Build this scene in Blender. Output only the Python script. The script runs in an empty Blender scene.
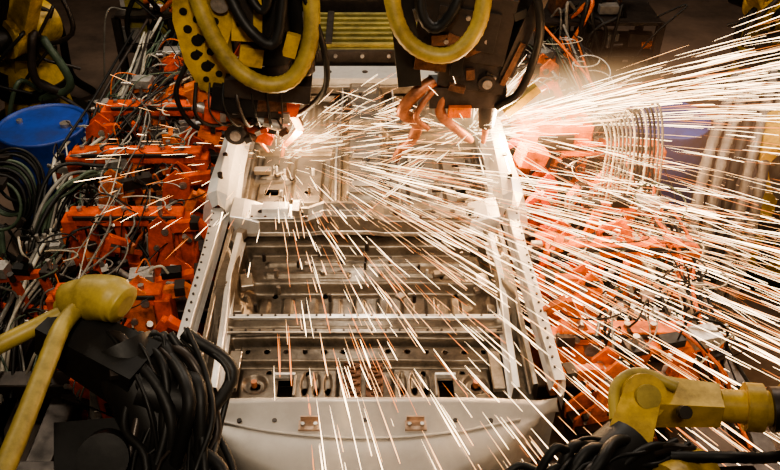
import bpy, bmesh, math, random
import numpy as np
from mathutils import Vector, Matrix, Euler
R = random.Random(7)
V = Vector
bpy.context.scene.view_settings.look = 'AgX - Medium High Contrast'

# ------------------------------------------------------------ materials
def mat(name, col, metal=0.0, rough=0.5, nscale=8.0, dark=0.5, amt=0.5, bump=0.0, col2=None, spec=0.5):
    m = bpy.data.materials.new(name); m.use_nodes = True
    nt = m.node_tree; b = nt.nodes["Principled BSDF"]
    tc = nt.nodes.new("ShaderNodeTexCoord")
    n = nt.nodes.new("ShaderNodeTexNoise"); n.inputs["Scale"].default_value = nscale
    n.inputs["Detail"].default_value = 8; n.inputs["Roughness"].default_value = 0.7
    nt.links.new(tc.outputs["Object"], n.inputs["Vector"])
    r = nt.nodes.new("ShaderNodeValToRGB")
    r.color_ramp.elements[0].position = 0.5 - 0.2*amt
    r.color_ramp.elements[1].position = 0.5 + 0.12
    c2 = col2 or (col[0]*dark, col[1]*dark, col[2]*dark)
    r.color_ramp.elements[0].color = (*c2, 1)
    r.color_ramp.elements[1].color = (*col, 1)
    nt.links.new(n.outputs["Fac"], r.inputs["Fac"])
    nt.links.new(r.outputs["Color"], b.inputs["Base Color"])
    b.inputs["Metallic"].default_value = metal
    b.inputs["Specular IOR Level"].default_value = spec
    mr = nt.nodes.new("ShaderNodeMapRange"); mr.inputs["From Min"].default_value=.35; mr.inputs["From Max"].default_value=.65
    mr.inputs["To Min"].default_value=min(1,rough+.18); mr.inputs["To Max"].default_value=rough
    nt.links.new(n.outputs["Fac"], mr.inputs["Value"]); nt.links.new(mr.outputs["Result"], b.inputs["Roughness"])
    if bump > 0:
        bp = nt.nodes.new("ShaderNodeBump"); bp.inputs["Strength"].default_value = bump
        bp.inputs["Distance"].default_value = 0.01
        nt.links.new(n.outputs["Fac"], bp.inputs["Height"])
        nt.links.new(bp.outputs["Normal"], b.inputs["Normal"])
    return m

def emis(name, col, s):
    m = bpy.data.materials.new(name); m.use_nodes = True
    nt = m.node_tree; nt.nodes.clear()
    o = nt.nodes.new("ShaderNodeOutputMaterial"); e = nt.nodes.new("ShaderNodeEmission")
    e.inputs["Color"].default_value = (*col, 1); e.inputs["Strength"].default_value = s
    nt.links.new(e.outputs[0], o.inputs["Surface"])
    try: m.cycles.emission_sampling = 'NONE'
    except Exception: pass
    return m

M = {
 'orange': mat("orange_red_paint", (0.74, 0.090, 0.008), 0.0, 0.36, 9, 0.16, 1.0, 0.1, spec=.35),
 'orange2': mat("orange_paint_worn", (0.82, 0.175, 0.016), 0.0, 0.40, 12, 0.16, 1.0, 0.1, spec=.35),
 'yellow': mat("robot_yellow_paint", (0.54, 0.35, 0.045), 0.0, 0.38, 6, 0.18, 1.0, 0.1, spec=.4),
 'hose': mat("yellow_green_hose", (0.36, 0.265, 0.05), 0.0, 0.42, 7, 0.35, 0.9, 0.05, spec=.4),
 'olive': mat("olive_yellow_beam_paint", (0.27, 0.225, 0.05), 0.0, 0.5, 6, 0.4, 0.7, 0.05),
 'black': mat("black_rubber", (0.010, 0.009, 0.008), 0.0, 0.42, 12, 0.5, 0.5, 0.1, spec=.3),
 'dark': mat("dark_oily_steel", (0.045, 0.034, 0.028), 0.4, 0.36, 9, 0.4, 0.7, 0.1),
 'steel': mat("machined_steel", (0.55, 0.50, 0.45), 0.8, 0.3, 14, 0.4, 0.6, 0.05),
 'alu': mat("aluminium_cylinder", (0.52, 0.49, 0.45), 0.6, 0.35, 14, 0.5, 0.6, 0.03),
 'copper': mat("copper_electrode", (0.75, 0.30, 0.15), 0.8, 0.35, 12, 0.3, 0.8, 0.1),
 'white': mat("white_label", (0.75, 0.73, 0.68), 0.0, 0.5, 20, 0.8, 0.5),
 'blue': mat("blue_drum_paint", (0.010, 0.045, 0.27), 0.0, 0.4, 4, 0.5, 0.6, 0.05),
 'cgrey': mat("grey_cable", (0.20, 0.185, 0.16), 0.0, 0.4, 10, 0.5, 0.5),
 'cwhite': mat("pale_cable", (0.55, 0.50, 0.40), 0.0, 0.4, 10, 0.5, 0.5),
 'cgreen': mat("green_cable", (0.06, 0.09, 0.055), 0.0, 0.4, 10, 0.6, 0.5),
 'corange': mat("orange_cable", (0.7, 0.15, 0.02), 0.0, 0.4, 10, 0.6, 0.5),
 'conduit': mat("ribbed_grey_conduit", (0.22, 0.20, 0.18), 0.2, 0.45, 8, 0.4, 0.8),
 'pan': mat("galvanised_pan_steel", (0.19, 0.155, 0.12), 0.7, 0.33, 9, 0.5, 1.0, 0.15, col2=(.055,.042,.031)),
 'member': mat("pressed_member_steel", (0.36, 0.31, 0.26), 0.75, 0.30, 9, 0.6, 1.0, 0.08, col2=(.13,.105,.08)),
 'bright': mat("bright_body_steel", (0.76, 0.73, 0.70), 0.5, 0.28, 6, 0.7, 0.8, 0.04),
 'panel': mat("primed_tail_panel", (0.44, 0.40, 0.36), 0.4, 0.36, 3, 0.75, 0.7, 0.02),
 'tab': mat("warm_bracket_steel", (0.45, 0.31, 0.22), 0.6, 0.38, 14, 0.5, 0.7, 0.05),
 'rust': mat("brown_heat_marked_steel", (0.14, 0.065, 0.035), 0.5, 0.45, 30, 0.3, 0.9, 0.3),
 'electrode': mat("heat_tinted_copper_arm", (0.42, 0.17, 0.09), 0.6, 0.42, 14, 0.3, 0.9, 0.15),
 'concrete': mat("oily_concrete", (0.125, 0.085, 0.062), 0.0, 0.5, 1.6, 0.4, 0.8, 0.1),
 'wall': mat("dark_shop_wall", (0.05, 0.042, 0.036), 0.0, 0.8, 1.0, 0.6, 0.6),
 'sparkw': emis("white_hot_spark", (1.0, 0.68, 0.38), 11.0),
 'sparkm': emis("yellow_hot_spark", (1.0, 0.50, 0.20), 5.0),
 'sparko': emis("orange_spark", (1.0, 0.30, 0.08), 2.5),
}

# ------------------------------------------------------------ mesh builder
class MB:
    def __init__(s): s.v=[]; s.f=[]; s.m=[]; s.mats=[]; s.M=Matrix.Identity(4); s.sm=[]
    def mi(s, n):
        if n not in s.mats: s.mats.append(n)
        return s.mats.index(n)
    def add(s, vs, fs, mname, smooth=False):
        o=len(s.v); i=s.mi(mname)
        s.v += [s.M @ V(p) for p in vs]
        for f in fs: s.f.append([a+o for a in f]); s.m.append(i); s.sm.append(smooth)
    def box(s, c, d, m, rot=(0,0,0)):
        E = Euler(rot).to_matrix(); c=V(c); h=V(d)/2
        vs=[c+E@V((x*h.x,y*h.y,z*h.z)) for x in(-1,1) for y in(-1,1) for z in(-1,1)]
        s.add(vs,[(0,1,3,2),(4,6,7,5),(0,4,5,1),(2,3,7,6),(0,2,6,4),(1,5,7,3)],m)
    def beam(s, p0, p1, w0, h0, m, w1=None, h1=None):
        p0=V(p0);p1=V(p1); d=(p1-p0).normalized()
        up=V((0,0,1)) if abs(d.z)<.9 else V((0,1,0))
        a=d.cross(up).normalized(); b=a.cross(d).normalized()
        w1=w0 if w1 is None else w1; h1=h0 if h1 is None else h1
        vs=[]
        for p,w,h in((p0,w0,h0),(p1,w1,h1)):
            for sx,sy in((-1,-1),(1,-1),(1,1),(-1,1)): vs.append(p+a*sx*w/2+b*sy*h/2)
        s.add(vs,[(3,2,1,0),(4,5,6,7),(0,1,5,4),(1,2,6,5),(2,3,7,6),(3,0,4,7)],m)
    def cyl(s, p0, p1, r0, m, r1=None, n=16):
        p0=V(p0);p1=V(p1); d=(p1-p0).normalized(); r1=r0 if r1 is None else r1
        up=V((0,0,1)) if abs(d.z)<.9 else V((0,1,0))
        a=d.cross(up).normalized(); b=a.cross(d).normalized()
        vs=[]
        for p,r in((p0,r0),(p1,r1)):
            for k in range(n):
                t=2*math.pi*k/n; vs.append(p+(a*math.cos(t)+b*math.sin(t))*r)
        s.add(vs,[(k,(k+1)%n,n+(k+1)%n,n+k) for k in range(n)],m,True)
        s.add(vs,[tuple(range(n-1,-1,-1)),tuple(range(n,2*n))],m)
    def tube(s, pts, r, m, n=8, sub=6, rib=0.0):
        P=[V(p) for p in pts]
        if sub>1 and len(P)>2:
            Q=[]; E=[P[0]*2-P[1]]+P+[P[-1]*2-P[-2]]
            for i in range(1,len(E)-2):
                for k in range(sub):
                    t=k/sub; a,b,c,d=E[i-1],E[i],E[i+1],E[i+2]
                    Q.append(.5*((2*b)+(c-a)*t+(2*a-5*b+4*c-d)*t*t+(3*b-a-3*c+d)*t**3))
            Q.append(P[-1]); P=Q
        vs=[]; a=None; L=len(P)
        for i,p in enumerate(P):
            d=(P[min(i+1,L-1)]-P[max(i-1,0)])
            d = d.normalized() if d.length>1e-9 else V((0,0,1))
            if a is None:
                up=V((0,0,1)) if abs(d.z)<.9 else V((0,1,0)); a=d.cross(up).normalized()
            else:
                a=(a-d*a.dot(d)).normalized()
            b=a.cross(d)
            rr = r[i*(len(r)-1)//max(L-1,1)] if isinstance(r,(list,tuple)) else r
            if rib and i%2: rr*=1-rib
            for k in range(n):
                t=2*math.pi*k/n; vs.append(p+(a*math.cos(t)+b*math.sin(t))*rr)
        fs=[(i*n+k,i*n+(k+1)%n,(i+1)*n+(k+1)%n,(i+1)*n+k) for i in range(L-1) for k in range(n)]
        s.add(vs,fs,m,True)
        s.add(vs,[tuple(range(n)),tuple(range((L-1)*n,L*n))],m)
    def plate(s, poly, y0, y1, m):
        n=len(poly)
        vs=[(x,y0,z) for x,z in poly]+[(x,y1,z) for x,z in poly]
        s.add(vs,[tuple(range(n)),tuple(range(2*n-1,n-1,-1))]+[(k,n+k,n+(k+1)%n,(k+1)%n) for k in range(n)],m)
    def build(s, name, bevel=0.0):
        me=bpy.data.meshes.new(name); me.from_pydata([tuple(p) for p in s.v],[],s.f)
        for n in s.mats: me.materials.append(M[n])
        me.polygons.foreach_set("material_index",s.m); me.polygons.foreach_set("use_smooth",s.sm)
        me.update()
        bm=bmesh.new(); bm.from_mesh(me); bmesh.ops.recalc_face_normals(bm,faces=bm.faces); bm.to_mesh(me); bm.free()
        o=bpy.data.objects.new(name,me); bpy.context.scene.collection.objects.link(o)
        if bevel:
            b=o.modifiers.new("bevel","BEVEL"); b.width=bevel; b.segments=1; b.limit_method='ANGLE'; b.angle_limit=math.radians(52)
        return o

# ------------------------------------------------------------ room
def slab(name, x0,x1,y0,y1,z0,z1,m):
    b=MB(); b.box(((x0+x1)/2,(y0+y1)/2,(z0+z1)/2),(x1-x0,y1-y0,z1-z0),m); return b.build(name)
slab("floor",-9,9,-4,13,-0.1,0,'concrete')
slab("wall_back",-9,9,13,13.2,0,6,'wall')
slab("wall_left",-9.2,-9,-4,13,0,6,'wall')
slab("wall_right",9,9.2,-4,13,0,6,'wall')

# ------------------------------------------------------------ car underbody
def ss(e0,e1,x): 
    t=np.clip((x-e0)/(e1-e0),0,1); return t*t*(3-2*t)
def pad(X,Y,x0,x1,y0,y1,s=.010):
    return ss(x0-s,x0+s,X)*(1-ss(x1-s,x1+s,X))*ss(y0-s,y0+s,Y)*(1-ss(y1-s,y1+s,Y))
def disc(X,Y,cx,cy,r,s=.01,ax=1,ay=1):
    d=np.sqrt(((X-cx)/ax)**2+((Y-cy)/ay)**2); return 1-ss(r-s,r+s,d)

def underbody():
    nx,ny=270,560
    xs=np.linspace(-.70,.70,nx); ys=np.linspace(2.22,5.28,ny)
    X,Y=np.meshgrid(xs,ys); Z=np.full_like(X,.90); H=np.zeros_like(X)
    Z-= .06*pad(X,Y,-.60,.60,2.25,2.62)
    Z+= .040*pad(X,Y,-.56,.56,2.50,2.60)
    Z+= .025*pad(X,Y,-.54,-.12,2.28,2.47)
    Z+= .025*pad(X,Y,.12,.54,2.28,2.47)
    for sx in(-1,1):
        for k in range(6):
            H+=disc(X,Y,sx*(.10+.085*k),2.555,.012,.001,1,1.2)
        H+=pad(X,Y,sx*.345-.032,sx*.345+.032,2.30,2.40,.001)
        Z-=.02*disc(X,Y,sx*.475,2.375,.05,.012)
        H+=disc(X,Y,sx*.475,2.375,.022,.001)
        for k in range(3):
            Z-=.018*disc(X,Y,sx*(.16+.05*k),2.38,.03,.008,.5,2)
            H+=disc(X,Y,sx*(.16+.05*k),2.35,.011,.001,1,2.0)
        H+=disc(X,Y,sx*.42,2.44,.012,.001); H+=disc(X,Y,sx*.25,2.44,.012,.001)
        Z+=.10*disc(X,Y,sx*.72,2.98,.26,.12,.5,1.1)
    Z+=.03*pad(X,Y,-.66,.66,2.66,2.72)
    Z-=.10*pad(X,Y,-.62,.62,2.74,3.30,.016)
    Z+=.06*pad(X,Y,-.60,.60,3.05,3.29,.018)
    for k in range(9): Z+=.018*pad(X,Y,-.52+.117*k,-.47+.117*k,2.80,3.00)
    Z+=.020*pad(X,Y,-.5,-.08,3.10,3.13)+.020*pad(X,Y,.08,.5,3.10,3.13)+.018*pad(X,Y,-.5,.5,3.19,3.22)
    for x in(-.45,-.2,.2,.45): H+=disc(X,Y,x,3.02,.014,.001)
    tun=(1-ss(.09,.15,np.abs(X)))*ss(3.58,3.68,Y)
    Z+=.095*tun
    for sx in(-1,1):
        def P(x0,x1,y0,y1,d,s=.010):
            a,b=sorted((sx*x0,sx*x1)); return d*pad(X,Y,a,b,y0,y1,s)
        Z+=P(.20,.66,3.68,4.30,-.045)
        Z+=P(.25,.42,3.74,4.24,.022)
        Z+=P(.46,.62,3.74,3.94,.025)+P(.46,.62,4.02,4.24,.025)
        Z+=P(.20,.66,4.52,5.02,-.045)
        for k in range(5): Z+=P(.25+.08*k,.285+.08*k,4.58,4.98,.022)
        H+=disc(X,Y,sx*.54,4.13,.02,.001); H+=disc(X,Y,sx*.335,3.85,.016,.001); H+=disc(X,Y,sx*.335,4.12,.016,.001)
        H+=pad(X,Y,min(sx*.5,sx*.58),max(sx*.5,sx*.58),3.81,3.87,.001)
    Z+=.06*pad(X,Y,-.7,.7,4.38,4.47,.015)
    rr=np.random.RandomState(3); Z+=rr.normal(0,.0003,Z.shape)
    Z+=.004*np.sin(X*9+Y*4)*np.sin(Y*7-X*3)
    V3=np.stack([X.ravel(),Y.ravel(),Z.ravel()],1)
    idx=np.arange(nx*ny).reshape(ny,nx)
    q=np.stack([idx[:-1,:-1].ravel(),idx[:-1,1:].ravel(),idx[1:,1:].ravel(),idx[1:,:-1].ravel()],1)
    Hc=H[:-1,:-1].ravel()
    q=q[Hc<.5]
    me=bpy.data.meshes.new("floor_pan"); me.from_pydata(V3.tolist(),[],q.tolist())
    me.polygons.foreach_set("use_smooth",[True]*len(me.polygons)); me.materials.append(M['pan'])
    pan=bpy.data.objects.new("floor_pan",me); bpy.context.scene.collection.objects.link(pan)
    sm=pan.modifiers.new("sheet","SOLIDIFY"); sm.thickness=.004
    parts=[pan]
    b=MB(); NU=60; prof=[(0,.925),(.03,.955),(.06,.957),(.09,.935),(.5,.93),(.86,.925),(.95,.90),(1.0,.84),(1.02,.70),(1.0,.62)]
    vs=[];fs=[]
    for i in range(NU+1):
        x=-.79+1.58*i/NU; yo=1.80+.46*(abs(x)/.79)**2.4; yi=2.25
        for k,(t,z) in enumerate(prof):
            if k<4: y=yi-t*(1-.9*max(0,(abs(x)/.79-.9)/.1))
            else: y=yi-.09+(min(yo,yi-.02)-(yi-.09))*((t-.09)/.91)
            vs.append((x,y,z-(abs(x)/.8)**4*.03))
    n=len(prof)
    for i in range(NU):
        for k in range(n-1): fs.append((i*n+k,(i+1)*n+k,(i+1)*n+k+1,i*n+k+1))
    b.add(vs,fs,'panel',True)
    for x in(-.22,.20):
        b.box((x,2.09,.937),(.085,.045,.010),'tab'); b.box((x,2.115,.95),(.07,.006,.03),'tab')
        b.cyl((x-.025,2.088,.94),(x-.025,2.088,.955),.008,'steel',n=10); b.cyl((x+.025,2.088,.94),(x+.025,2.088,.955),.008,'steel',n=10)
    for x in(-.5,-.36,0,.36,.5):
        b.cyl((x,2.12,.925),(x,2.12,.937),.010,'dark',n=10)
    b.tube([(-.62,2.13,.928),(-.35,2.06,.934),(0,2.03,.936),(.35,2.06,.934),(.62,2.13,.928)],.006,'panel',8,8)
    parts.append(b.build("tail_panel"))
    b=MB()
    for sx in(-1,1):
        def rail(pts,prof,m):
            vs=[];fs=[];n=len(prof)
            for (x,y,z,w) in pts:
                for (a,c) in prof: vs.append((sx*(x+a*w),y,z+c))
            for i in range(len(pts)-1):
                for k in range(n-1): fs.append((i*n+k,i*n+k+1,(i+1)*n+k+1,(i+1)*n+k))
            b.add(vs,fs,m,False)
        hat=[(-.06,0),(-.035,0),(-.03,.06),(.025,.065),(.035,.0),(.036,-.10),(.06,-.10)]
        rail([(.75,3.52,.93,1.1),(.75,3.75,.95,1.25),(.755,4.3,.955,1.3),(.75,5.24,.955,1.2)],hat,'member')
        out=[(-.06,0),(-.04,.02),(-.035,.065),(.035,.068),(.045,.03),(.05,-.12)]
        rail([(.80,2.28,.93,.62),(.79,2.7,.94,.68),(.775,3.1,.955,.72),(.77,3.38,.965,.80),(.775,3.46,.97,.95)],out,'bright')
        rail([(.70,2.27,.92,.35),(.70,2.6,.93,.35),(.70,2.95,.94,.35),(.69,3.35,.94,.4)],hat,'member')
        rail([(.625,2.27,.90,.5),(.635,2.6,.91,.5),(.65,2.95,.94,.45),(.645,3.3,.93,.5)],hat,'bright')
        pil=[(-.09,.0),(-.07,.04),(-.045,.14),(.0,.17),(.045,.15),(.07,.05),(.085,-.05)]
        rail([(.765,3.44,.90,.7),(.775,3.50,.95,1.2),(.775,3.60,.975,1.1),(.765,3.90,1.0,.85),(.755,4.15,1.03,.8),(.755,4.24,.97,.75)],pil,'bright')
        for y in(3.6,3.8,4.0): b.cyl((sx*.768,y,1.12),(sx*.768,y,1.165),.014,'dark',n=12)
        for k in range(20):
            y=2.35+k*.056
            b.cyl((sx*.79,y,.98),(sx*.79,y,1.004+.03*(y-2.35)),.006,'dark',n=8)
        b.plate([(sx*.70,.92),(sx*.55,.92),(sx*.55,1.0),(sx*.64,1.03),(sx*.70,1.04)],3.38,3.56,'bright')
        b.box((sx*.66,3.30,.96),(.05,.12,.05),'member',(0,0,sx*.5))
        b.box((sx*.60,4.0,.93),(.10,.05,.03),'member'); b.box((sx*.62,4.65,.93),(.10,.05,.03),'member')
        b.box((sx*.58,3.02,.90),(.06,.10,.03),'member',(0,0,.2)); b.box((sx*.60,2.84,.87),(.04,.05,.04),'member')
    sec=[(3.36,.925),(3.385,.93),(3.39,1.0),(3.42,1.012),(3.455,.99),(3.49,1.012),(3.53,1.0),(3.54,.93),(3.57,.925)]
    cx=[(-.68,0),(-.30,0),(-.22,.035),(.02,.035),(.10,0),(.68,0)]
    vs=[];fs=[];n=len(sec)
    for x,l in cx:
        for y,z in sec: vs.append((x,y,z+(l if z>.95 else l*.3)))
    for i in range(len(cx)-1):
        for k in range(n-1): fs.append((i*n+k,(i+1)*n+k,(i+1)*n+k+1,i*n+k+1))
    b.add(vs,fs,'member')
    b.box((-.52,3.46,1.013),(.30,.13,.008),'bright'); b.box((.36,3.46,1.013),(.34,.11,.008),'member')
    for x in(-.62,-.55,-.42,-.34,.16,.26,.36,.46,.56):
        b.cyl((x,3.455,.99),(x,3.455,1.020),.014,'dark',n=12)
        b.cyl((x+.03,3.41,.99),(x+.03,3.41,1.019),.007,'rust',n=8)
    for x in(-.15,-.05): b.cyl((x,3.455,1.0),(x,3.455,1.035),.016,'dark',n=12)
    b.box((-.47,3.47,1.03),(.14,.07,.035),'bright'); b.box((.3,3.47,1.025),(.09,.06,.03),'member'); b.box((-.36,3.46,1.03),(.04,.1,.05),'steel')
    for y,z,m in((2.64,.925,'member'),(2.73,.932,'bright'),(4.42,.965,'pan')):
        b.box((0,y,z),(1.30,.024,.018),m)
        for k in range(20): b.cyl((-.6+.063*k,y,z),(-.6+.063*k,y,z+.012),.006,'dark',n=8)
    b.box((0,5.13,.99),(1.36,.20,.08),'bright'); b.box((0,5.00,.96),(1.30,.03,.05),'member')
    for x in(-.5,-.25,0,.25,.5): b.cyl((x,5.13,1.02),(x,5.13,1.034),.02,'dark',n=12)
    for y in(3.75,4.05,4.65,4.9): b.box((0,y,1.0),(.15,.05,.012),'member')
    b.tube([(-.16,3.65,.95),(-.17,4.2,.95),(-.15,4.8,.96),(-.16,5.1,.98)],.009,'steel')
    b.tube([(.19,3.65,.93),(.20,4.2,.94),(.19,4.8,.94),(.18,5.1,.98)],.009,'steel')
    for x in(-.055,.04):
        b.box((x,2.38,.872),(.075,.22,.02),'rust')
        for k in range(9): b.box((x+.010*((k%2)*2-1),2.285+.024*k,.886),(.05,.012,.016),'rust',(0,0,.2*((k%2)*2-1)))
    for k in range(90):
        x=R.uniform(-.6,.6); y=R.uniform(2.75,5.0)
        z=.86 if y<3.05 else .905
        if abs(x)<.17 and y>3.6: z=.995
        if 3.34<y<3.60: continue
        q=R.random()
        if q<.6: b.cyl((x,y,z-.03),(x,y,z+.012),R.uniform(.006,.012),R.choice(['member','dark','bright']),n=8)
        else: b.box((x,y,z),(R.uniform(.02,.06),R.uniform(.02,.04),.02),R.choice(['member','member','dark']),(0,0,R.uniform(0,1)))
    for sx in(-1,1):
        b.box((sx*.345,2.41,.885),(.09,.012,.03),'bright'); b.box((sx*.30,2.35,.885),(.012,.12,.02),'member')
        b.box((sx*.565,2.42,.90),(.05,.22,.03),'member'); b.cyl((sx*.475,2.375,.855),(sx*.475,2.375,.885),.013,'copper',n=12)
    parts.append(b.build("sills_and_cross_members",.003))
    e=bpy.data.objects.new("car_underbody",None); bpy.context.scene.collection.objects.link(e)
    for p in parts: p.parent=e
underbody()

# ------------------------------------------------------------ base frame
b=MB()
for sx in(-1,1):
    for x in(.55,1.0,1.42,1.76):
        b.box((sx*x,4.05,.50 if x>.7 else .70),(.12,4.3,.12),'dark')
    for y in(2.1,3.0,3.9,4.8,5.7):
        for x in(.55,1.42,1.76): b.box((sx*x,y,.22),(.10,.10,.44),'dark'); b.box((sx*x,y,.012),(.22,.22,.02),'dark')
for k in range(8): b.box((0,2.1+.52*k,.60),(3.6,.10,.09),'dark')
b.build("underbody_fixture_frame",.006)

# ------------------------------------------------------------ clamps
def clamp(x,y,side,style,h=0.0,yaw=0.0,sc=1.0):
    b=MB()
    b.M=Matrix.Translation((x,y,0))@Matrix.Rotation(yaw+(math.pi if side>0 else 0),4,'Z')
    b.M=b.M@Matrix.Diagonal((sc,sc,1,1))
    O='orange' if R.random()<(.75 if side<0 else .4) else 'orange2'
    z=.56+h
    b.box((0,0,(z)/2+.28),(.12,.12,z-.5),O if R.random()<.5 else 'dark'); b.box((0,0,.575),(.22,.2,.03),'dark')
    if style==0:
        prof=[(-.13,z),(.11,z),(.12,z+.09),(.03,z+.16),(.035,z+.36),(-.03,z+.42),(-.10,z+.36),(-.13,z+.18)]
        b.plate(prof,-.055,-.040,O); b.plate(prof,.040,.055,O)
        b.plate([(-.06,z+.33),(.02,z+.36),(.20,z+.38),(.25,z+.33),(.25,z+.27),(.21,z+.27),(.19,z+.32),(.0,z+.29)],-.020,.020,'dark' if R.random()<.35 else O)
        b.box((.235,0,z+.265),(.04,.045,.03),'copper')
        b.cyl((-.0,-.07,z+.33),(-.0,.07,z+.33),.022,'steel'); b.cyl((-.07,-.07,z+.22),(-.07,.07,z+.22),.018,'steel')
        b.cyl((.06,-.062,z+.05),(.06,-.05,z+.05),.014,'dark'); b.cyl((-.06,-.062,z+.05),(-.06,-.05,z+.05),.014,'dark')
        b.cyl((-.17,0,z+.02),(-.12,0,z+.26),.032,'alu'); b.cyl((-.12,0,z+.26),(-.08,0,z+.36),.010,'steel')
        b.box((-.17,0,z+.01),(.08,.08,.03),'dark'); b.box((.17,0,z+.36),(.05,.07,.05),'dark')
        if R.random()<.5:
            b.box((.02,-.058,z+.08),(.06,.006,.05),'white')
            for i in(0,1): b.box((.005+.03*i,-.062,z+.068+.025*i),(.028,.004,.024),'black')
    elif style==1:
        for p,q in(((-.20,z+.05),(.20,z+.05)),((-.20,z+.24),(.14,z+.30)),((-.20,z+.03),(-.20,z+.26)),((.19,z+.03),(.13,z+.31)),((-.02,z+.05),(-.05,z+.27))):
            b.beam((p[0],0,p[1]),(q[0],0,q[1]),.045,.034,O)
        b.box((.19,0,z+.32),(.09,.08,.03),'dark'); b.cyl((.20,0,z+.3),(.20,0,z+.39),.014,'steel')
        b.box((-.12,0,z+.31),(.12,.09,.06),'alu'); b.cyl((-.17,-.03,z+.31),(-.25,-.03,z+.31),.014,'steel')
        b.box((.03,0,z+.32),(.10,.06,.04),'black')
        for xx in(-.16,-.08,.06,.12): b.cyl((xx,-.03,z+.05),(xx,-.022,z+.05),.011,'dark',n=10)
        if R.random()<.5: b.box((-.02,-.03,z+.10),(.05,.004,.05),'white'); b.box((-.03,-.033,z+.11),(.022,.004,.022),'black')
    elif style==2:
        b.box((0,0,z+.1),(.14,.10,.20),O); b.box((0,-.055,z+.1),(.10,.01,.12),'dark')
        b.beam((-.02,0,z+.2),(.12,0,z+.46),.045,.055,O,.035,.04)
        b.beam((.12,0,z+.46),(.23,0,z+.38),.04,.04,O,.03,.03)
        b.cyl((.235,0,z+.38),(.22,0,z+.33),.018,'copper'); b.cyl((-.02,-.06,z+.2),(-.02,.06,z+.2),.035,'steel')
        b.cyl((-.14,0,z-.02),(-.10,0,z+.22),.036,'alu'); b.box((-.14,0,z+.23),(.07,.07,.03),'black')
        b.box((.06,-.04,z+.31),(.04,.012,.04),'white'); b.cyl((.05,-.05,z+.34),(.05,.05,z+.34),.016,'steel')
    else:
        b.box((-.02,0,z+.1),(.28,.12,.06),O); b.box((-.02,0,z+.17),(.26,.10,.05),'alu')
        for k in range(5):
            b.cyl((-.12+.05*k,-.03,z+.19),(-.12+.05*k,-.03,z+.235),.014,'steel',n=10)
            b.box((-.12+.05*k,.03,z+.21),(.03,.03,.035),'black')
        b.box((.14,0,z+.2),(.03,.14,.14),O,(0,.25,0))
        b.plate([(.1,z+.05),(.28,z+.05),(.28,z+.1),(.16,z+.28),(.1,z+.28)],-.075,-.055,O)
    for k in range(R.randint(4,7)):
        a=V((-.14+R.uniform(-.03,.2),R.uniform(-.06,.06),z+.15+R.uniform(0,.22)))
        c=V((R.uniform(-.35,-.05),R.uniform(-.2,.2),z+R.uniform(-.02,.1)))
        mid=(a+c)/2+V((R.uniform(-.08,.04),R.uniform(-.12,.12),R.uniform(.05,.22)))
        b.tube([a,a+V((-.03,0,.05)),mid,c],R.choice([.004,.005,.007]),R.choice(['black','cgrey','cwhite','black','dark','corange']),8,6)
    for k in range(9):
        p=V((R.uniform(-.2,.18),R.uniform(-.11,.11),z+R.uniform(-.05,.36)))
        if R.random()<.55: b.box(p,(R.uniform(.02,.08),R.uniform(.02,.05),R.uniform(.02,.05)),R.choice(['dark','steel','black','dark','alu']),(R.uniform(-.4,.4),0,R.uniform(-.4,.4)))
        else: b.cyl(p,p+V((R.uniform(-.06,.06),R.uniform(-.05,.05),.05)),R.uniform(.008,.020),R.choice(['steel','dark','alu','black']),n=12)
    b.build("pneumatic_weld_clamp",.003)

for side in(-1,1):
    y=2.45; k=0
    while y<5.9:
        clamp(side*(1.04+R.uniform(-.02,.04)),y,side,[0,2,0,1,0,2][k%6],R.uniform(-.08,.07),R.uniform(-.25,.25),R.uniform(.9,1.15))
        y+=R.uniform(.22,.29); k+=1
    y=2.6; k=0
    while y<5.9:
        clamp(side*(1.38+R.uniform(-.10,.06)),y,side,[1,3,2,1,0][k%5],R.uniform(-.06,.10),R.uniform(-.6,.6),R.uniform(.9,1.2))
        y+=R.uniform(.26,.36); k+=1
y=3.1; k=0
while y<5.8:
    clamp(-1.74+R.uniform(-.05,.05),y,-1,[1,3,1,0][k%4],R.uniform(-.10,.04),R.uniform(-.6,.6),R.uniform(.8,1.0))
    y+=R.uniform(.4,.6); k+=1

# ------------------------------------------------------------ cables
def bundle(name,path,n,spread,rr,mats,wob=.04):
    b=MB()
    for i in range(n):
        o=V((R.gauss(0,spread),R.gauss(0,spread),R.gauss(0,spread*.6)))
        pts=[V(p)+o+V((R.gauss(0,wob),R.gauss(0,wob),R.gauss(0,wob*.7))) for p in path]
        for p in pts: p.z=max(p.z,.03)
        b.tube(pts,R.choice(rr),R.choice(mats),7,7)
    return b.build(name)
cm=['black','cgrey','black','dark','cwhite','cgreen','black']
bundle("hose_and_cable_bundle",[(-1.70,2.6,.6),(-1.76,3.1,.72),(-1.70,3.7,.72),(-1.74,4.3,.82),(-1.68,5.0,.88),(-1.6,5.9,1.0)],22,.06,[.006,.009,.012],cm,.06)
bundle("hose_and_cable_bundle",[(-1.2,5.9,1.1),(-1.3,5.5,1.15),(-1.2,5.2,1.05),(-1.4,4.9,1.0),(-1.6,4.6,.9)],12,.06,[.004,.006,.009],cm,.06)
bundle("hose_and_cable_bundle",[(-1.9,3.2,.2),(-1.85,3.6,.75),(-1.70,3.85,.95),(-1.5,4.0,.9)],12,.04,[.008,.012],['black','cgreen','black','cgrey'])
bundle("hose_and_cable_bundle",[(-1.35,3.0,.85),(-1.25,3.4,1.0),(-1.38,3.8,.92),(-1.28,4.3,1.02),(-1.4,4.7,1.0)],5,.06,[.004,.006],['cwhite','cgrey','black'],.07)
bundle("hose_and_cable_bundle",[(1.65,2.4,.6),(1.62,2.9,.8),(1.66,3.4,.8),(1.6,4.0,.9),(1.6,4.8,.9),(1.5,5.8,1.0)],22,.06,[.004,.006,.009],cm+['corange'],.06)
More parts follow.
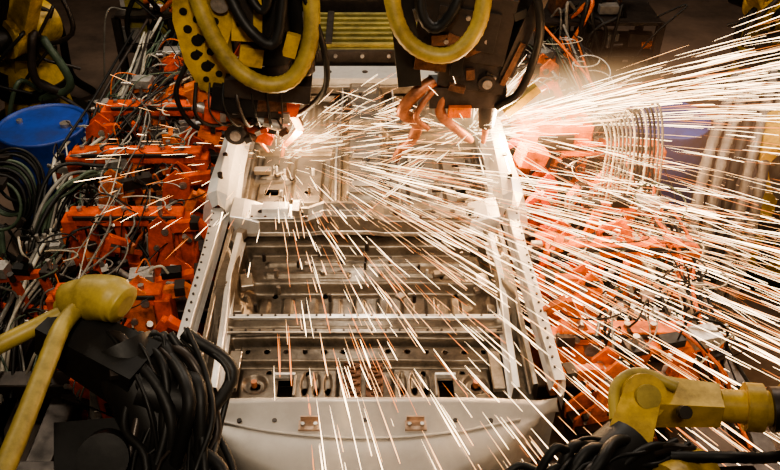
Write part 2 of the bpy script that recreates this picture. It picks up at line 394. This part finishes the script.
bundle("hose_and_cable_bundle",[(-1.95,2.4,.05),(-2.15,3.0,.3),(-2.05,3.6,.4),(-2.25,4.0,.15),(-2.5,4.4,.1)],18,.10,[.012,.02],['black','black','cgreen','dark'],.06)
for side,nn in((-1,46),(1,70)):
    b=MB()
    for k in range(nn):
        c=V((side*R.uniform(.98,1.65),R.uniform(2.6,5.8),R.uniform(.8,1.08))); rad=R.uniform(.04,.14)
        a0=R.uniform(0,6.28); tl=R.uniform(-.6,.6); sp=R.uniform(1.5,5)
        pts=[c+V((math.cos(a0+t*sp)*rad*(1+.2*t),math.sin(a0+t*sp)*rad, math.sin(a0+t*sp)*rad*tl+.05*t)) for t in[i/7 for i in range(8)]]
        b.tube(pts,R.choice([.003,.004,.005]),R.choice(['cwhite','cgrey','black','cwhite','cgreen','alu']),7,4)
    b.build("loose_wire_loops")
b=MB()
for k in range(15):
    x=1.33+.02*k; q=.008*k
    b.tube([(x,3.80-q,.75),(x+.01,3.83-q,1.05),(x+.02,3.9,1.2+q),(x,4.05,1.24+q),(x-.05,4.25,1.1),(x-.07,4.4,.85)],.007,R.choice(['cwhite','cgrey','cgrey','black']),8,6)
b.box((1.5,3.80,.74),(.4,.1,.06),'dark'); b.box((1.44,4.4,.84),(.4,.1,.06),'dark'); b.box((1.5,3.95,.65),(.36,.5,.12),'orange')
b.build("cable_carrier",.002)
b=MB()
for k in range(9):
    r=.13+.014*(k%4); c=V((-2.16+.01*k,3.9+.02*k,.75+.012*k))
    b.tube([c+V((math.cos(t)*r,math.sin(t)*r*.5,math.sin(t)*r)) for t in[6.283*i/14 for i in range(15)]],.010,R.choice(['black','cgreen','black']),8,3)
b.cyl((-2.14,4.1,0),(-2.14,4.1,.98),.04,'dark'); b.box((-2.14,4.02,.88),(.08,.25,.04),'dark'); b.box((-2.14,4.1,.015),(.3,.3,.03),'dark')
b.build("hose_coil_stand",.003)
b=MB()
for k in range(5):
    o=.085*k
    b.tube([(2.95+o,5.75,.05),(2.82+o,5.55,.6),(2.62+o,5.2,.98),(2.28+o,4.55,1.08),(1.98+o,3.98,.98),(1.88+o,3.7,.62),(1.86+o,3.62,.05)],.033,'conduit' if k!=2 else 'black',12,12,.14)
for p in((2.62,5.05),(2.2,4.15)):
    b.box((p[0]+.17,p[1],.98),(.55,.06,.04),'dark'); b.box((p[0]-.08,p[1],.49),(.05,.05,.98),'dark'); b.box((p[0]+.42,p[1],.49),(.05,.05,.98),'dark')
b.build("ribbed_conduit_run",.003)

def side_rail(x0,x1,y,z,m='orange'):  # orange side beam of the clamping fixture, on two legs
    b=MB(); b.box(((x0+x1)/2,y,z),(abs(x1-x0),.09,.08),m)
    b.box(((x0+x1)/2,y-.05,z+.02),(abs(x1-x0)*.9,.012,.03),'dark')
    n=int(abs(x1-x0)/.12)
    for k in range(n): b.cyl((min(x0,x1)+.06+.12*k,y,z+.04),(min(x0,x1)+.06+.12*k,y,z+.06),.015,'steel',n=10)
    for x in(x0,x1): b.box((x,y,z/2),(.08,.10,z),m)
    b.plate([(x0,z-.2),(x0,z-.04),(x0+(x1-x0)*.2,z-.04)],y-.02,y+.02,m)
    b.build("orange_fixture_beam",.006)
side_rail(.95,1.75,4.15,1.0,'orange2'); side_rail(.9,1.5,2.7,.86,'orange2'); side_rail(.98,1.7,3.3,.90,'orange2'); side_rail(-.98,-1.7,4.75,.95); side_rail(-.98,-1.6,3.55,.92); side_rail(-.98,-1.5,2.95,.88); side_rail(-.98,-1.75,4.15,.95)
b=MB(); b.box((1.12,4.25,1.06),(.42,.28,.20),'orange2',(0,0,.08)); b.box((1.12,4.25,.48),(.2,.2,.95),'dark')
b.box((1.12,4.10,1.06),(.22,.015,.10),'dark',(0,0,.08)); b.box((.96,3.98,1.04),(.16,.12,.12),'orange2',(0,.3,.2))
for dx in(-.14,-.05,.05,.14): b.cyl((1.12+dx,4.2,1.15),(1.12+dx,4.2,1.175),.014,'steel',n=10)
b.build("clamp_actuator_box",.008)

def rack(x0,x1,y,seed):
    Q=random.Random(seed); b=MB()
    for x in(x0,(x0+x1)/2,x1):
        for yy in(y,y+.5): b.box((x,yy,.45),(.06,.06,.9),'dark')
    for z in(.3,.6,.9): b.box(((x0+x1)/2,y+.25,z),(x1-x0,.56,.03),'dark')
    for k in range(26):
        x=Q.uniform(x0+.05,x1-.05); z=Q.choice([.33,.63,.93]); h=Q.uniform(.06,.24); yy=y+Q.uniform(.05,.4)
        m=Q.choice(['dark','dark','rust','alu','conduit','olive','black'])
        b.box((x,yy,z+h/2),(Q.uniform(.06,.2),Q.uniform(.06,.2),h),m,(0,0,Q.uniform(-.5,.5)))
        if k%2: b.cyl((x,yy-.08,z+.03),(x+Q.uniform(-.15,.15),yy-.1,z+.05),.03,Q.choice(['steel','dark','orange2']),n=12)
    for k in range(14):
        x=Q.uniform(x0,x1); b.tube([(x,y,.95),(x+Q.uniform(-.2,.2),y-.1,Q.uniform(.9,1.2)),(x+Q.uniform(-.3,.3),y-.12,Q.uniform(.4,.8)),(x+Q.uniform(-.4,.4),y-.1,.04)],Q.choice([.008,.014,.02]),Q.choice(['cgrey','black','black','corange','black']),8,7)
    b.build("equipment_rack",.004)
rack(1.15,2.45,6.35,5); rack(-2.1,-1.15,6.5,8)

# ------------------------------------------------------------ drums
def drum(x,y):
    b=MB(); rs=[(0,.28),(.02,.29),(.28,.29),(.295,.302),(.31,.29),(.57,.29),(.585,.302),(.60,.29),(.86,.29),(.88,.295),(.885,.28),(.865,.27)]
    n=32; vs=[];fs=[]
    for z,r in rs:
        for k in range(n): t=6.28318*k/n; vs.append((x+r*math.cos(t),y+r*math.sin(t),z))
    for i in range(len(rs)-1):
        for k in range(n): fs.append((i*n+k,i*n+(k+1)%n,(i+1)*n+(k+1)%n,(i+1)*n+k))
    b.add(vs,fs,'blue',True); b.add(vs[-n:],[tuple(range(n))],'blue')
    b.cyl((x+.15,y,.865),(x+.15,y,.89),.035,'steel'); b.cyl((x-.17,y+.05,.865),(x-.17,y+.05,.885),.02,'steel')
    b.build("blue_steel_drum")
drum(-2.12,4.66); drum(2.0,4.75)

# ------------------------------------------------------------ slatted yellow end beam
b=MB()
b.box((0,5.68,1.06),(1.7,.66,.08),'olive')
for k in range(7): b.box((0,5.40+.095*k,1.115),(1.66,.035,.03),'olive')
b.box((0,5.345,1.03),(1.7,.02,.14),'dark')
for x in(-.78,-.26,.26,.78): b.box((x,5.68,.51),(.12,.3,1.02),'dark'); b.box((x,5.68,1.135),(.05,.60,.02),'dark')
for k in range(9): b.cyl((-.78+.19*k,5.32,1.06),(-.78+.19*k,5.34,1.06),.014,'steel',n=10)
b.box((0,6.35,1.2),(1.9,.12,.4),'dark'); b.box((0,6.28,1.25),(1.7,.02,.06),'olive')
for x in(-.8,.8): b.box((x,6.35,.5),(.1,.1,1.0),'dark')
b.build("yellow_end_beam",.005)

# ------------------------------------------------------------ robots
def robot_body(b,base,sh,el,wr):
    bx,by=base
    b.cyl((bx,by,0),(bx,by,.06),.42,'dark',n=28); b.cyl((bx,by,.06),(bx,by,.34),.30,'yellow',.25,n=28)
    b.cyl((bx,by,.34),(bx,by,.44),.31,'black',n=28); b.cyl((bx,by,.44),(bx,by,.62),.29,'yellow',.24,n=28)
    sh=V(sh);el=V(el);wr=V(wr)
    d=(el-sh); side=V((d.y,-d.x,0)); side=side.normalized() if side.length>.01 else V((1,0,0))
    b.beam((bx,by,.55),sh,.34,.30,'yellow',.28,.26)
    b.cyl(sh-side*.22,sh+side*.22,.17,'yellow',n=24); b.cyl(sh+side*.22,sh+side*.42,.11,'black',n=20); b.cyl(sh-side*.25,sh-side*.22,.12,'dark',n=20)
    b.beam(sh+side*.10,el+side*.10,.13,.26,'yellow',.11,.18)
    b.cyl(el-side*.17,el+side*.19,.135,'yellow',n=24); b.cyl(el-side*.17,el-side*.36,.085,'black',n=20)
    b.beam(el,wr,.20,.22,'yellow',.12,.12)
    q=el+(wr-el)*.15; b.cyl(q,el+(wr-el)*.5,.12,'yellow',.085,n=20)
    b.cyl(wr-side*.09,wr+side*.09,.08,'yellow',n=20); b.cyl(wr+side*.09,wr+side*.12,.06,'dark',n=20)
    off=V((0,0,.16))
    for j in range(3):
        s2=side*(.04*j)
        b.tube([sh+side*.2+V((0,0,.1))+s2,sh+(el-sh)*.5+side*.25+off*.5+s2,el+side*.1+off*1.6+s2,el+(wr-el)*.5+off*1.1-s2,wr+off-s2],.03,'black',12,10,.12)
    b.tube([sh-side*.3,V((bx,by,.7))-side*.45+V((0,-.1,0)),V((bx,by,.3))-side*.4,V((bx,by,.05))-side*.6],.035,'black',10,8)
    b.tube([sh+side*.3,V((bx,by,.8))+side*.35+V((0,-.3,0)),V((bx,by,.4))+side*.3+V((0,-.35,0)),V((bx,by,.05))+side*.5],.03,'black',10,8)
    for j in range(14):
        a=R.uniform(0,6.28); p=V((bx+.33*math.cos(a),by-.1-.25*abs(math.sin(a)),.4+.06*j))
        b.tube([p,p+V((R.uniform(-.2,.2),-.15,.15)),p+V((R.uniform(-.3,.3),-.2,-.2)),p+V((R.uniform(-.3,.3),-.1,-.38))],R.choice([.014,.02,.034]),R.choice(['black','dark','black','cgreen','dark']),8,6)
    for j in range(5):
        b.box((bx+R.uniform(-.35,.35),by-.28,.35+.15*j),(R.uniform(.1,.25),.12,R.uniform(.08,.18)),R.choice(['dark','black']),(0,R.uniform(-.4,.4),R.uniform(-.4,.4)))

# robot over left sill
b=MB(); robot_body(b,(-2.85,6.3),(-2.7,6.1,.95),(-1.7,5.5,2.75),(-.75,4.1,2.25))
rot=(0.15,.12,.25)
b.plate([(-.95,1.92),(-.92,1.70),(-.86,1.55),(-.74,1.51),(-.68,1.60),(-.69,1.80),(-.64,1.95),(-.64,2.15),(-.92,2.15)],3.80,3.90,'yellow')
for (x,z,r) in((-.88,1.88,.022),(-.84,1.82,.03),(-.78,1.76,.02),(-.86,1.74,.024),(-.81,1.68,.028),(-.75,1.64,.018),(-.82,1.61,.016),(-.77,1.84,.026),(-.74,1.92,.02),(-.83,1.93,.018),(-.89,1.97,.02),(-.80,1.55,.014)):
    b.cyl((x,3.795,z),(x,3.805,z),r,'black',n=12)
    if r>.022: b.box((x+.02,3.796,z+.015),(r*1.6,.006,r*.9),'black',(0,.6,0))
b.box((-.78,3.92,2.1),(.30,.22,.12),'yellow',rot)
b.beam((-.75,4.1,2.25),(-.70,3.95,1.95),.22,.20,'yellow',.20,.18)
b.box((-.58,3.84,1.98),(.15,.16,.30),'yellow',(0,.1,.1)); b.box((-.58,3.755,1.99),(.08,.01,.16),'dark',(0,.1,.1))
b.box((-.58,3.84,1.74),(.12,.14,.10),'yellow',(0,.2,.1))
b.cyl((-.47,3.85,2.15),(-.45,3.85,1.70),.09,'black',n=24); b.cyl((-.45,3.85,1.70),(-.45,3.85,1.62),.07,'dark',n=20)
b.cyl((-.32,3.88,2.15),(-.31,3.88,1.74),.075,'black',n=20); b.cyl((-.31,3.88,1.74),(-.31,3.88,1.62),.05,'dark',n=16); b.cyl((-.31,3.88,1.64),(-.31,3.88,1.60),.03,'steel',n=16)
b.box((-.37,3.79,1.80),(.07,.04,.12),'yellow',(0,.3,0)); b.box((-.28,3.80,1.90),(.05,.03,.14),'alu')
b.box((-.43,3.92,1.85),(.36,.08,.36),'dark'); b.box((-.50,3.83,1.57),(.44,.20,.10),'dark',(0,.1,0)); b.box((-.68,3.85,1.50),(.24,.18,.14),'black',(0,.2,0))
b.cyl((-.70,3.76,2.02),(-.70,3.82,2.02),.045,'steel',n=20)
b.tube([(-.84,3.80,2.30),(-.78,3.70,2.02),(-.66,3.64,1.78),(-.50,3.62,1.67),(-.35,3.64,1.70),(-.26,3.70,1.90),(-.27,3.8,2.25)],.043,'hose',14,10,.06)
b.tube([(-.70,3.80,2.30),(-.64,3.72,2.08),(-.54,3.66,1.92),(-.43,3.66,1.88),(-.37,3.74,2.2)],.03,'black',12,8,.1)
b.tube([(-.60,3.80,2.30),(-.56,3.72,2.12),(-.48,3.68,2.02),(-.42,3.70,2.2)],.022,'black',12,8,.1)
b.tube([(-.35,3.75,2.2),(-.22,3.7,1.9),(-.2,3.75,1.6),(-.33,3.85,1.4),(-.45,3.9,1.35)],.016,'black',10,8)
b.tube([(-.9,3.9,1.7),(-1.0,3.85,1.5),(-.92,3.85,1.3),(-.75,3.9,1.3)],.014,'black',10,8)
b.box((-.56,3.92,1.46),(.36,.22,.16),'dark',(0,.08,.15)); b.box((-.80,3.86,1.38),(.14,.14,.12),'orange',(0,.2,.2))
b.box((-.52,3.80,1.47),(.24,.012,.09),'rust',(0,.08,.15)); b.box((-.40,3.84,1.44),(.10,.06,.10),'orange',(0,.3,0))
b.box((-.66,3.79,1.45),(.08,.02,.07),'steel',(0,.08,.15)); b.box((-.90,3.88,1.50),(.10,.10,.08),'orange2',(0,-.3,.2))
b.plate([(-.84,1.40),(-.70,1.43),(-.60,1.31),(-.50,1.24),(-.52,1.19),(-.68,1.24),(-.80,1.30)],3.84,3.88,'orange')
b.cyl((-.70,3.80,1.28),(-.70,3.86,1.28),.06,'dark',n=20); b.cyl((-.70,3.785,1.28),(-.70,3.80,1.28),.03,'steel',n=14)
b.cyl((-.92,3.85,1.44),(-.74,3.85,1.36),.03,'alu'); b.box((-.62,3.9,1.34),(.30,.12,.08),'black',(0,.3,0))
b.cyl((-.58,3.82,1.36),(-.42,3.84,1.30),.028,'alu'); b.box((-.85,3.84,1.26),(.12,.05,.05),'orange2',(0,.4,0))
b.beam((-.44,3.95,1.45),(-.36,3.98,1.22),.05,.07,'rust',.04,.045); b.beam((-.36,3.98,1.22),(-.46,4.0,1.10),.035,.04,'copper',.025,.025)
b.cyl((-.46,4.0,1.13),(-.48,4.0,1.03),.014,'copper',.010)
b.beam((-.60,3.95,1.42),(-.62,4.0,1.15),.05,.07,'dark',.03,.04); b.cyl((-.62,4.0,1.16),(-.56,4.0,1.06),.014,'copper',.010)
for k in range(7):
    b.tube([(-.87+.07*k,3.78,1.6),(-.88+.075*k,3.72,1.45+.02*k),(-.80+.06*k,3.76,1.36),(-.66+.03*k,3.86,1.36)],R.choice([.005,.007,.010]),R.choice(['black','black','dark','cgrey']),8,7)
for k in range(14):
    b.box((R.uniform(-.88,-.36),3.80+R.uniform(-.02,.04),R.uniform(1.24,1.56)),(R.uniform(.02,.08),.03,R.uniform(.02,.06)),R.choice(['dark','steel','black','orange','rust']),(0,R.uniform(-.6,.6),0))
b.build("spot_welding_robot",.005)

# robot over right sill
b=MB(); robot_body(b,(3.7,6.9),(3.5,6.6,.95),(1.9,5.6,2.8),(.62,4.1,2.3))
b.beam((.62,4.1,2.3),(.50,3.95,2.0),.24,.24,'dark',.22,.22)
b.box((.50,3.88,1.90),(.46,.24,.34),'dark',(0,.12,-.1)); b.box((.56,3.86,1.66),(.34,.18,.20),'dark',(0,.12,-.1))
b.box((.20,3.86,1.84),(.12,.22,.50),'black',(0,-.12,0)); b.box((.50,3.75,1.90),(.30,.02,.20),'dark',(0,.12,-.1))
b.box((.78,3.84,1.86),(.07,.2,.44),'dark',(0,.3,0)); b.box((.74,3.80,1.72),(.03,.14,.24),'rust',(0,.35,0)); b.box((.66,3.77,1.95),(.04,.03,.26),'orange2',(0,.3,0))
b.cyl((.62,3.72,1.62),(.62,3.80,1.62),.045,'dark',n=20); b.cyl((.62,3.71,1.62),(.62,3.72,1.62),.025,'steel',n=14)
b.box((.33,3.74,1.74),(.16,.03,.10),'rust',(0,.1,0)); b.box((.46,3.74,1.72),(.06,.03,.12),'black')
for dx in(-.1,0,.1):
    for dz in(-.06,.06): b.cyl((.5+dx,3.73,1.9+dz),(.5+dx,3.745,1.9+dz),.012,'steel',n=10)
for k in range(14):
    b.box((R.uniform(.25,.76),3.75,R.uniform(1.56,2.0)),(R.uniform(.02,.09),.03,R.uniform(.02,.07)),R.choice(['dark','steel','black','rust','rust']),(0,R.uniform(-.5,.5),0))
b.tube([(.10,3.75,2.35),(.14,3.64,2.02),(.24,3.60,1.87),(.40,3.58,1.84),(.52,3.60,1.95),(.56,3.66,2.15),(.58,3.8,2.4)],.040,'hose',14,10,.06)
b.tube([(.3,3.75,2.35),(.26,3.66,2.05),(.34,3.64,1.95),(.44,3.66,2.1),(.46,3.8,2.4)],.028,'black',12,8,.1)
b.tube([(.72,3.75,2.3),(.84,3.68,1.95),(.80,3.72,1.6),(.70,3.8,1.45)],.022,'black',10,8)
b.box((.54,3.88,1.50),(.40,.16,.12),'dark'); b.cyl((.66,3.86,1.48),(.66,3.86,1.30),.06,'dark',.04,n=18); b.cyl((.66,3.86,1.30),(.66,3.90,1.18),.022,'copper',.014)
b.tube([(.36,3.84,1.58),(.26,3.80,1.52),(.20,3.80,1.42),(.28,3.84,1.33),(.26,3.86,1.22),(.20,3.88,1.14),(.17,3.9,1.06)],[.036,.034,.034,.032,.028,.024,.018],'electrode',12,7)
b.tube([(.36,3.80,1.55),(.30,3.77,1.48),(.27,3.77,1.40),(.34,3.80,1.32)],.016,'electrode',12,7)
b.tube([(.42,3.84,1.56),(.40,3.82,1.42),(.46,3.86,1.32),(.60,3.95,1.16)],[.03,.03,.026,.018],'electrode',12,7)
b.box((.30,3.80,1.48),(.05,.03,.14),'steel'); b.box((.50,3.80,1.43),(.12,.06,.06),'orange2')
b.box((.84,3.9,1.44),(.22,.06,.05),'yellow',(0,-.7,.2))
b.build("spot_welding_robot",.005)

b=MB(); robot_body(b,(2.85,4.3),(2.52,4.15,.98),(3.3,3.9,2.3),(2.95,3.2,2.6)); b.build("spot_welding_robot",.006)
# foreground-left robot
b=MB(); robot_body(b,(-2.7,1.2),(-2.5,1.25,.95),(-2.0,1.1,2.0),(-1.25,1.55,1.75))
b.tube([(-.93,1.84,1.78),(-.88,1.83,1.82),(-.81,1.82,1.84),(-.75,1.80,1.85),(-.71,1.78,1.84)],[.03,.060,.070,.070,.062,.035],'hose',24,6)
b.tube([(-.84,1.84,1.82),(-.87,1.70,1.84),(-.868,1.53,1.84),(-.86,1.28,1.84),(-.86,1.0,1.84)],.027,'hose',14,8,.03)
b.cyl((-1.25,1.55,1.75),(-.90,1.80,1.80),.026,'hose',n=20)
b.beam((-.95,1.78,1.76),(-.66,1.66,1.66),.14,.12,'black',.16,.18)
b.cyl((-.74,1.74,1.72),(-.60,1.56,1.50),.10,'black',n=22); b.cyl((-.60,1.56,1.50),(-.55,1.46,1.38),.075,'black',n=20)
b.cyl((-.66,1.62,1.66),(-.50,1.60,1.60),.06,'black',n=20); b.box((-.62,1.46,1.48),(.16,.18,.16),'black',(.1,.5,.1))
b.cyl((-.76,1.52,1.50),(-.72,1.40,1.62),.07,'black',n=20); b.box((-.70,1.62,1.74),(.07,.05,.02),'dark',(.2,.2,.4))
b.box((-.80,1.45,1.45),(.20,.30,.20),'black',(.3,.2,.3))
for k in range(30):
    j=lambda s:R.uniform(-s,s)
    b.tube([(-.88+.012*k,1.78+j(.03),1.72+j(.03)),(-.78+.012*k+j(.05),1.70+j(.05),1.77+j(.05)-.005*k),(-.68+.008*k+j(.08),1.55+j(.05),1.62+j(.09)),(-.72+.01*k+j(.08),1.38+j(.05),1.50+j(.09)),(-.76+.014*k+j(.06),1.1,1.38)],R.choice([.006,.009,.013,.020]),R.choice(['black','black','black','dark']),10,7)
b.tube([(-.6,1.7,1.5),(-.46,1.62,1.46),(-.38,1.45,1.40),(-.42,1.25,1.32),(-.5,1.2,1.3)],.012,'black',10,8)
b.build("spot_welding_robot",.005)
# foreground-right robot
b=MB(); robot_body(b,(2.4,1.1),(2.3,1.2,.95),(1.95,1.35,1.75),(1.45,1.62,1.55))
b.cyl((1.45,1.62,1.55),(1.10,1.68,1.52),.060,'yellow',.050,n=22); b.cyl((1.22,1.66,1.53),(1.17,1.67,1.525),.075,'yellow',n=22)
b.cyl((1.32,1.645,1.54),(1.28,1.65,1.535),.080,'yellow',n=22); b.cyl((1.27,1.645,1.54),(1.24,1.65,1.535),.070,'dark',n=22)
b.beam((1.10,1.68,1.52),(.88,1.72,1.50),.10,.09,'yellow',.13,.11); b.cyl((.86,1.68,1.56),(.86,1.78,1.46),.07,'yellow',n=22)
b.cyl((.86,1.67,1.57),(.86,1.655,1.585),.038,'hose',n=18); b.cyl((.95,1.61,1.57),(.95,1.59,1.59),.02,'dark',n=14)
b.beam((.86,1.70,1.52),(.78,1.54,1.48),.11,.11,'yellow',.13,.10)
b.tube([(.96,1.70,1.58),(.86,1.76,1.58),(.78,1.72,1.56),(.76,1.62,1.52)],.018,'hose',10,8)
b.cyl((.80,1.56,1.46),(.62,1.42,1.44),.10,'black',.10,n=24); b.cyl((.62,1.42,1.44),(.52,1.36,1.42),.07,'black',n=20)
b.box((.80,1.44,1.40),(.24,.18,.16),'black',(.1,.1,.6)); b.cyl((1.0,1.50,1.42),(.86,1.42,1.46),.08,'yellow',.07,n=20)
b.box((1.08,1.44,1.36),(.22,.16,.14),'black',(0,.2,.2))
for k in range(24):
    j=lambda s:R.uniform(-s,s)
    b.tube([(.98-.012*k,1.56+j(.03),1.48+j(.03)),(.86-.012*k,1.50+j(.04),1.53+j(.05)),(.70-.008*k+j(.04),1.43+j(.04),1.52+j(.06)),(.60-.008*k+j(.04),1.32+j(.03),1.43+j(.06)),(.62-.008*k,1.12,1.35)],R.choice([.006,.009,.013,.018]),R.choice(['black','black','black','dark']),10,7)
b.tube([(.9,1.5,1.5),(1.05,1.46,1.55),(1.2,1.5,1.5),(1.4,1.55,1.5)],.018,'black',10,8,.1)
b.tube([(.56,1.42,1.48),(.46,1.5,1.46),(.40,1.44,1.42),(.42,1.30,1.36)],.012,'black',10,8)
b.build("spot_welding_robot",.005)

# ------------------------------------------------------------ sparks
A=V((-.50,4.0,1.05)); B=V((.60,4.0,1.2))
def sparkset(name,groups):
    b=MB()
    for o,n,samp,(r0,r1),(l0,l1),(w0,w1),kw in groups:
        for i in range(n):
            d=V(samp()).normalized(); r=r0+(r1-r0)*R.random()**.85; L=(l0+(l1-l0)*R.random()**1.3)*(.35+.65*r/r1); g=R.uniform(.005,.07)
            w=(w0+(w1-w0)*R.random()**2.2)*(.45+.7*min(1,r/1.5) if o is A else 1-.35*r/r1); oo=o+V((R.gauss(0,.03),R.gauss(0,.03),R.gauss(0,.03)))
            pts=[]
            for k in range(6):
                t=r+L*k/5; p=oo+d*t; p.z-=g*t*t
                if abs(p.x)<.7 and 2.2<p.y<6: p.z=max(p.z,.95)
                pts.append(p)
            q=R.random(); mt='sparkw' if q<kw else ('sparkm' if q<kw+(1-kw)*.6 else 'sparko')
            b.tube(pts,[w*.15,w*.5,w*.8,w,w*.95,w*.5],mt,4,1)
    return b.build(name)
def fan(a0,a1,z0,z1,pw=1.0):
    def f():
        a=math.radians(a0+(a1-a0)*R.random()**pw); return (math.cos(a),-math.sin(a),R.uniform(z0,z1))
    return f
def burst():
    return (R.gauss(.6,.6),R.gauss(0,.5),R.gauss(.5,.5))
sparkset("welding_sparks",[
  (A,620,fan(6,46,-.05,.06),(.35,3.3),(.2,1.2),(.0007,.0032),.5),
  (A,60,fan(3,30,.05,.14),(.5,3.0),(.2,.7),(.0007,.0022),.4),
  (A,180,fan(58,84,-.05,.10),(.2,2.3),(.12,.50),(.0007,.0028),.45),
  (A,130,fan(40,66,-.02,.08),(.3,2.4),(.1,.5),(.0007,.0024),.35),
  (A,150,fan(-45,20,.05,.5),(.03,.8),(.08,.25),(.0007,.0020),.5),
  (A,110,burst,(.02,.25),(.04,.16),(.0010,.002),.6),
  (A,90,fan(85,215,-.1,.3),(.05,1.0),(.05,.22),(.0010,.0020),.3),
])
sparkset("welding_sparks",[
  (B,480,fan(-18,3,.04,.30),(.08,2.5),(.25,1.1),(.0010,.0038),.65),
  (B,150,fan(0,45,-.15,.05),(.05,2.0),(.2,.8),(.0007,.0024),.45),
  (B,120,fan(120,200,-.15,.4),(.05,.7),(.1,.3),(.0007,.0018),.5),
  (B,220,burst,(.02,.35),(.05,.28),(.0010,.0025),.8),
])

# ------------------------------------------------------------ weld glow: emissive volumes added as bloom around welds and sparks
def glow_volume(name,c,rad,col,s,rz=0,ry=-.12):
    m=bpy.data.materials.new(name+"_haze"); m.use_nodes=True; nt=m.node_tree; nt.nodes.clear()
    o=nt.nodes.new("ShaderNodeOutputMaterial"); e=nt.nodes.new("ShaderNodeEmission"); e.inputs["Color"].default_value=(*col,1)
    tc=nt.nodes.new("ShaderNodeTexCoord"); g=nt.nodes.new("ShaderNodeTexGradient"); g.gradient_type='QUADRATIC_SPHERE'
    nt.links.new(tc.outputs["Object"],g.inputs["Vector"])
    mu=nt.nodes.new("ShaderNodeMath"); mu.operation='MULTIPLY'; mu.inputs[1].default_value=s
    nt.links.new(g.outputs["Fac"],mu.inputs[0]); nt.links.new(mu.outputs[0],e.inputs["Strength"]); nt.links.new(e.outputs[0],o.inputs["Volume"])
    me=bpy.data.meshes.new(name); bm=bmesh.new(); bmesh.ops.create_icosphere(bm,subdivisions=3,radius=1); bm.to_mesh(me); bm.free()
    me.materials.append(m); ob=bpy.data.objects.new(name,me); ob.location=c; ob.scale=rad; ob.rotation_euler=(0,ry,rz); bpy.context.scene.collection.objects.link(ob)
glow_volume("weld_glow",(.98,4.0,1.36),(.90,.36,.26),(1,.62,.30),8.0,0,-.2)
glow_volume("weld_glow",(-.36,4.0,1.15),(.36,.3,.26),(1,.55,.25),4.5)
glow_volume("weld_glow",(1.6,3.9,1.25),(1.5,1.1,.6),(1,.48,.24),.40)

# ------------------------------------------------------------ lights
def light(name,kind,loc,e,col,size=1,target=None,sizey=None,cone=None):
    l=bpy.data.lights.new(name,kind); l.energy=e; l.color=col
    if kind=='AREA':
        l.size=size
        if sizey: l.shape='RECTANGLE'; l.size_y=sizey
    else: l.shadow_soft_size=size
    if cone: l.spot_size=math.radians(cone); l.spot_blend=.7
    o=bpy.data.objects.new(name,l); o.location=loc
    if target is not None: o.rotation_euler=(V(target)-V(loc)).to_track_quat('-Z','Y').to_euler()
    bpy.context.scene.collection.objects.link(o); return o
light("overhead_lamp_panel",'AREA',(0,7.2,5.2),145,(1,.90,.76),1.6,target=(0,3.2,.9),sizey=.5)
light("front_fill_spot",'SPOT',(.2,-1.0,5.6),900,(1,.84,.64),.35,target=(-.1,4.1,1.0),cone=44)  # added frontal fill for robot and clamp faces, kept off the foreground
light("overhead_lamp_left",'AREA',(-2.6,4.4,4.4),85,(1,.86,.68),.7,target=(-1.3,4.6,.8))
light("right_fill_light",'AREA',(3.6,5.6,4.4),150,(1,.82,.66),1.0,target=(2.3,5.0,.2))  # added fill that brightens the floor and drum on the right
light("overhead_lamp_front",'AREA',(0,.6,5.0),30,(1,.86,.68),.8,target=(0,2.2,.9))
light("weld_arc_left",'POINT',(-.40,3.88,1.18),38,(1,.66,.36),.05)
light("weld_arc_right",'POINT',(.80,3.88,1.30),95,(1,.64,.34),.06)
light("spark_shower",'POINT',(1.25,3.2,1.55),42,(1,.56,.26),.15)
w=bpy.data.worlds.new("World"); bpy.context.scene.world=w; w.use_nodes=True
w.node_tree.nodes["Background"].inputs[0].default_value=(.10,.07,.045,1); w.node_tree.nodes["Background"].inputs[1].default_value=.3

# ------------------------------------------------------------ camera
c=bpy.data.cameras.new("camera"); c.lens=36*800/780; c.sensor_width=36; c.shift_x=25/780
co=bpy.data.objects.new("camera",c); co.location=(0,0,3.42); co.rotation_euler=(math.radians(90-36.5),0,0)
bpy.context.scene.collection.objects.link(co); bpy.context.scene.camera=co
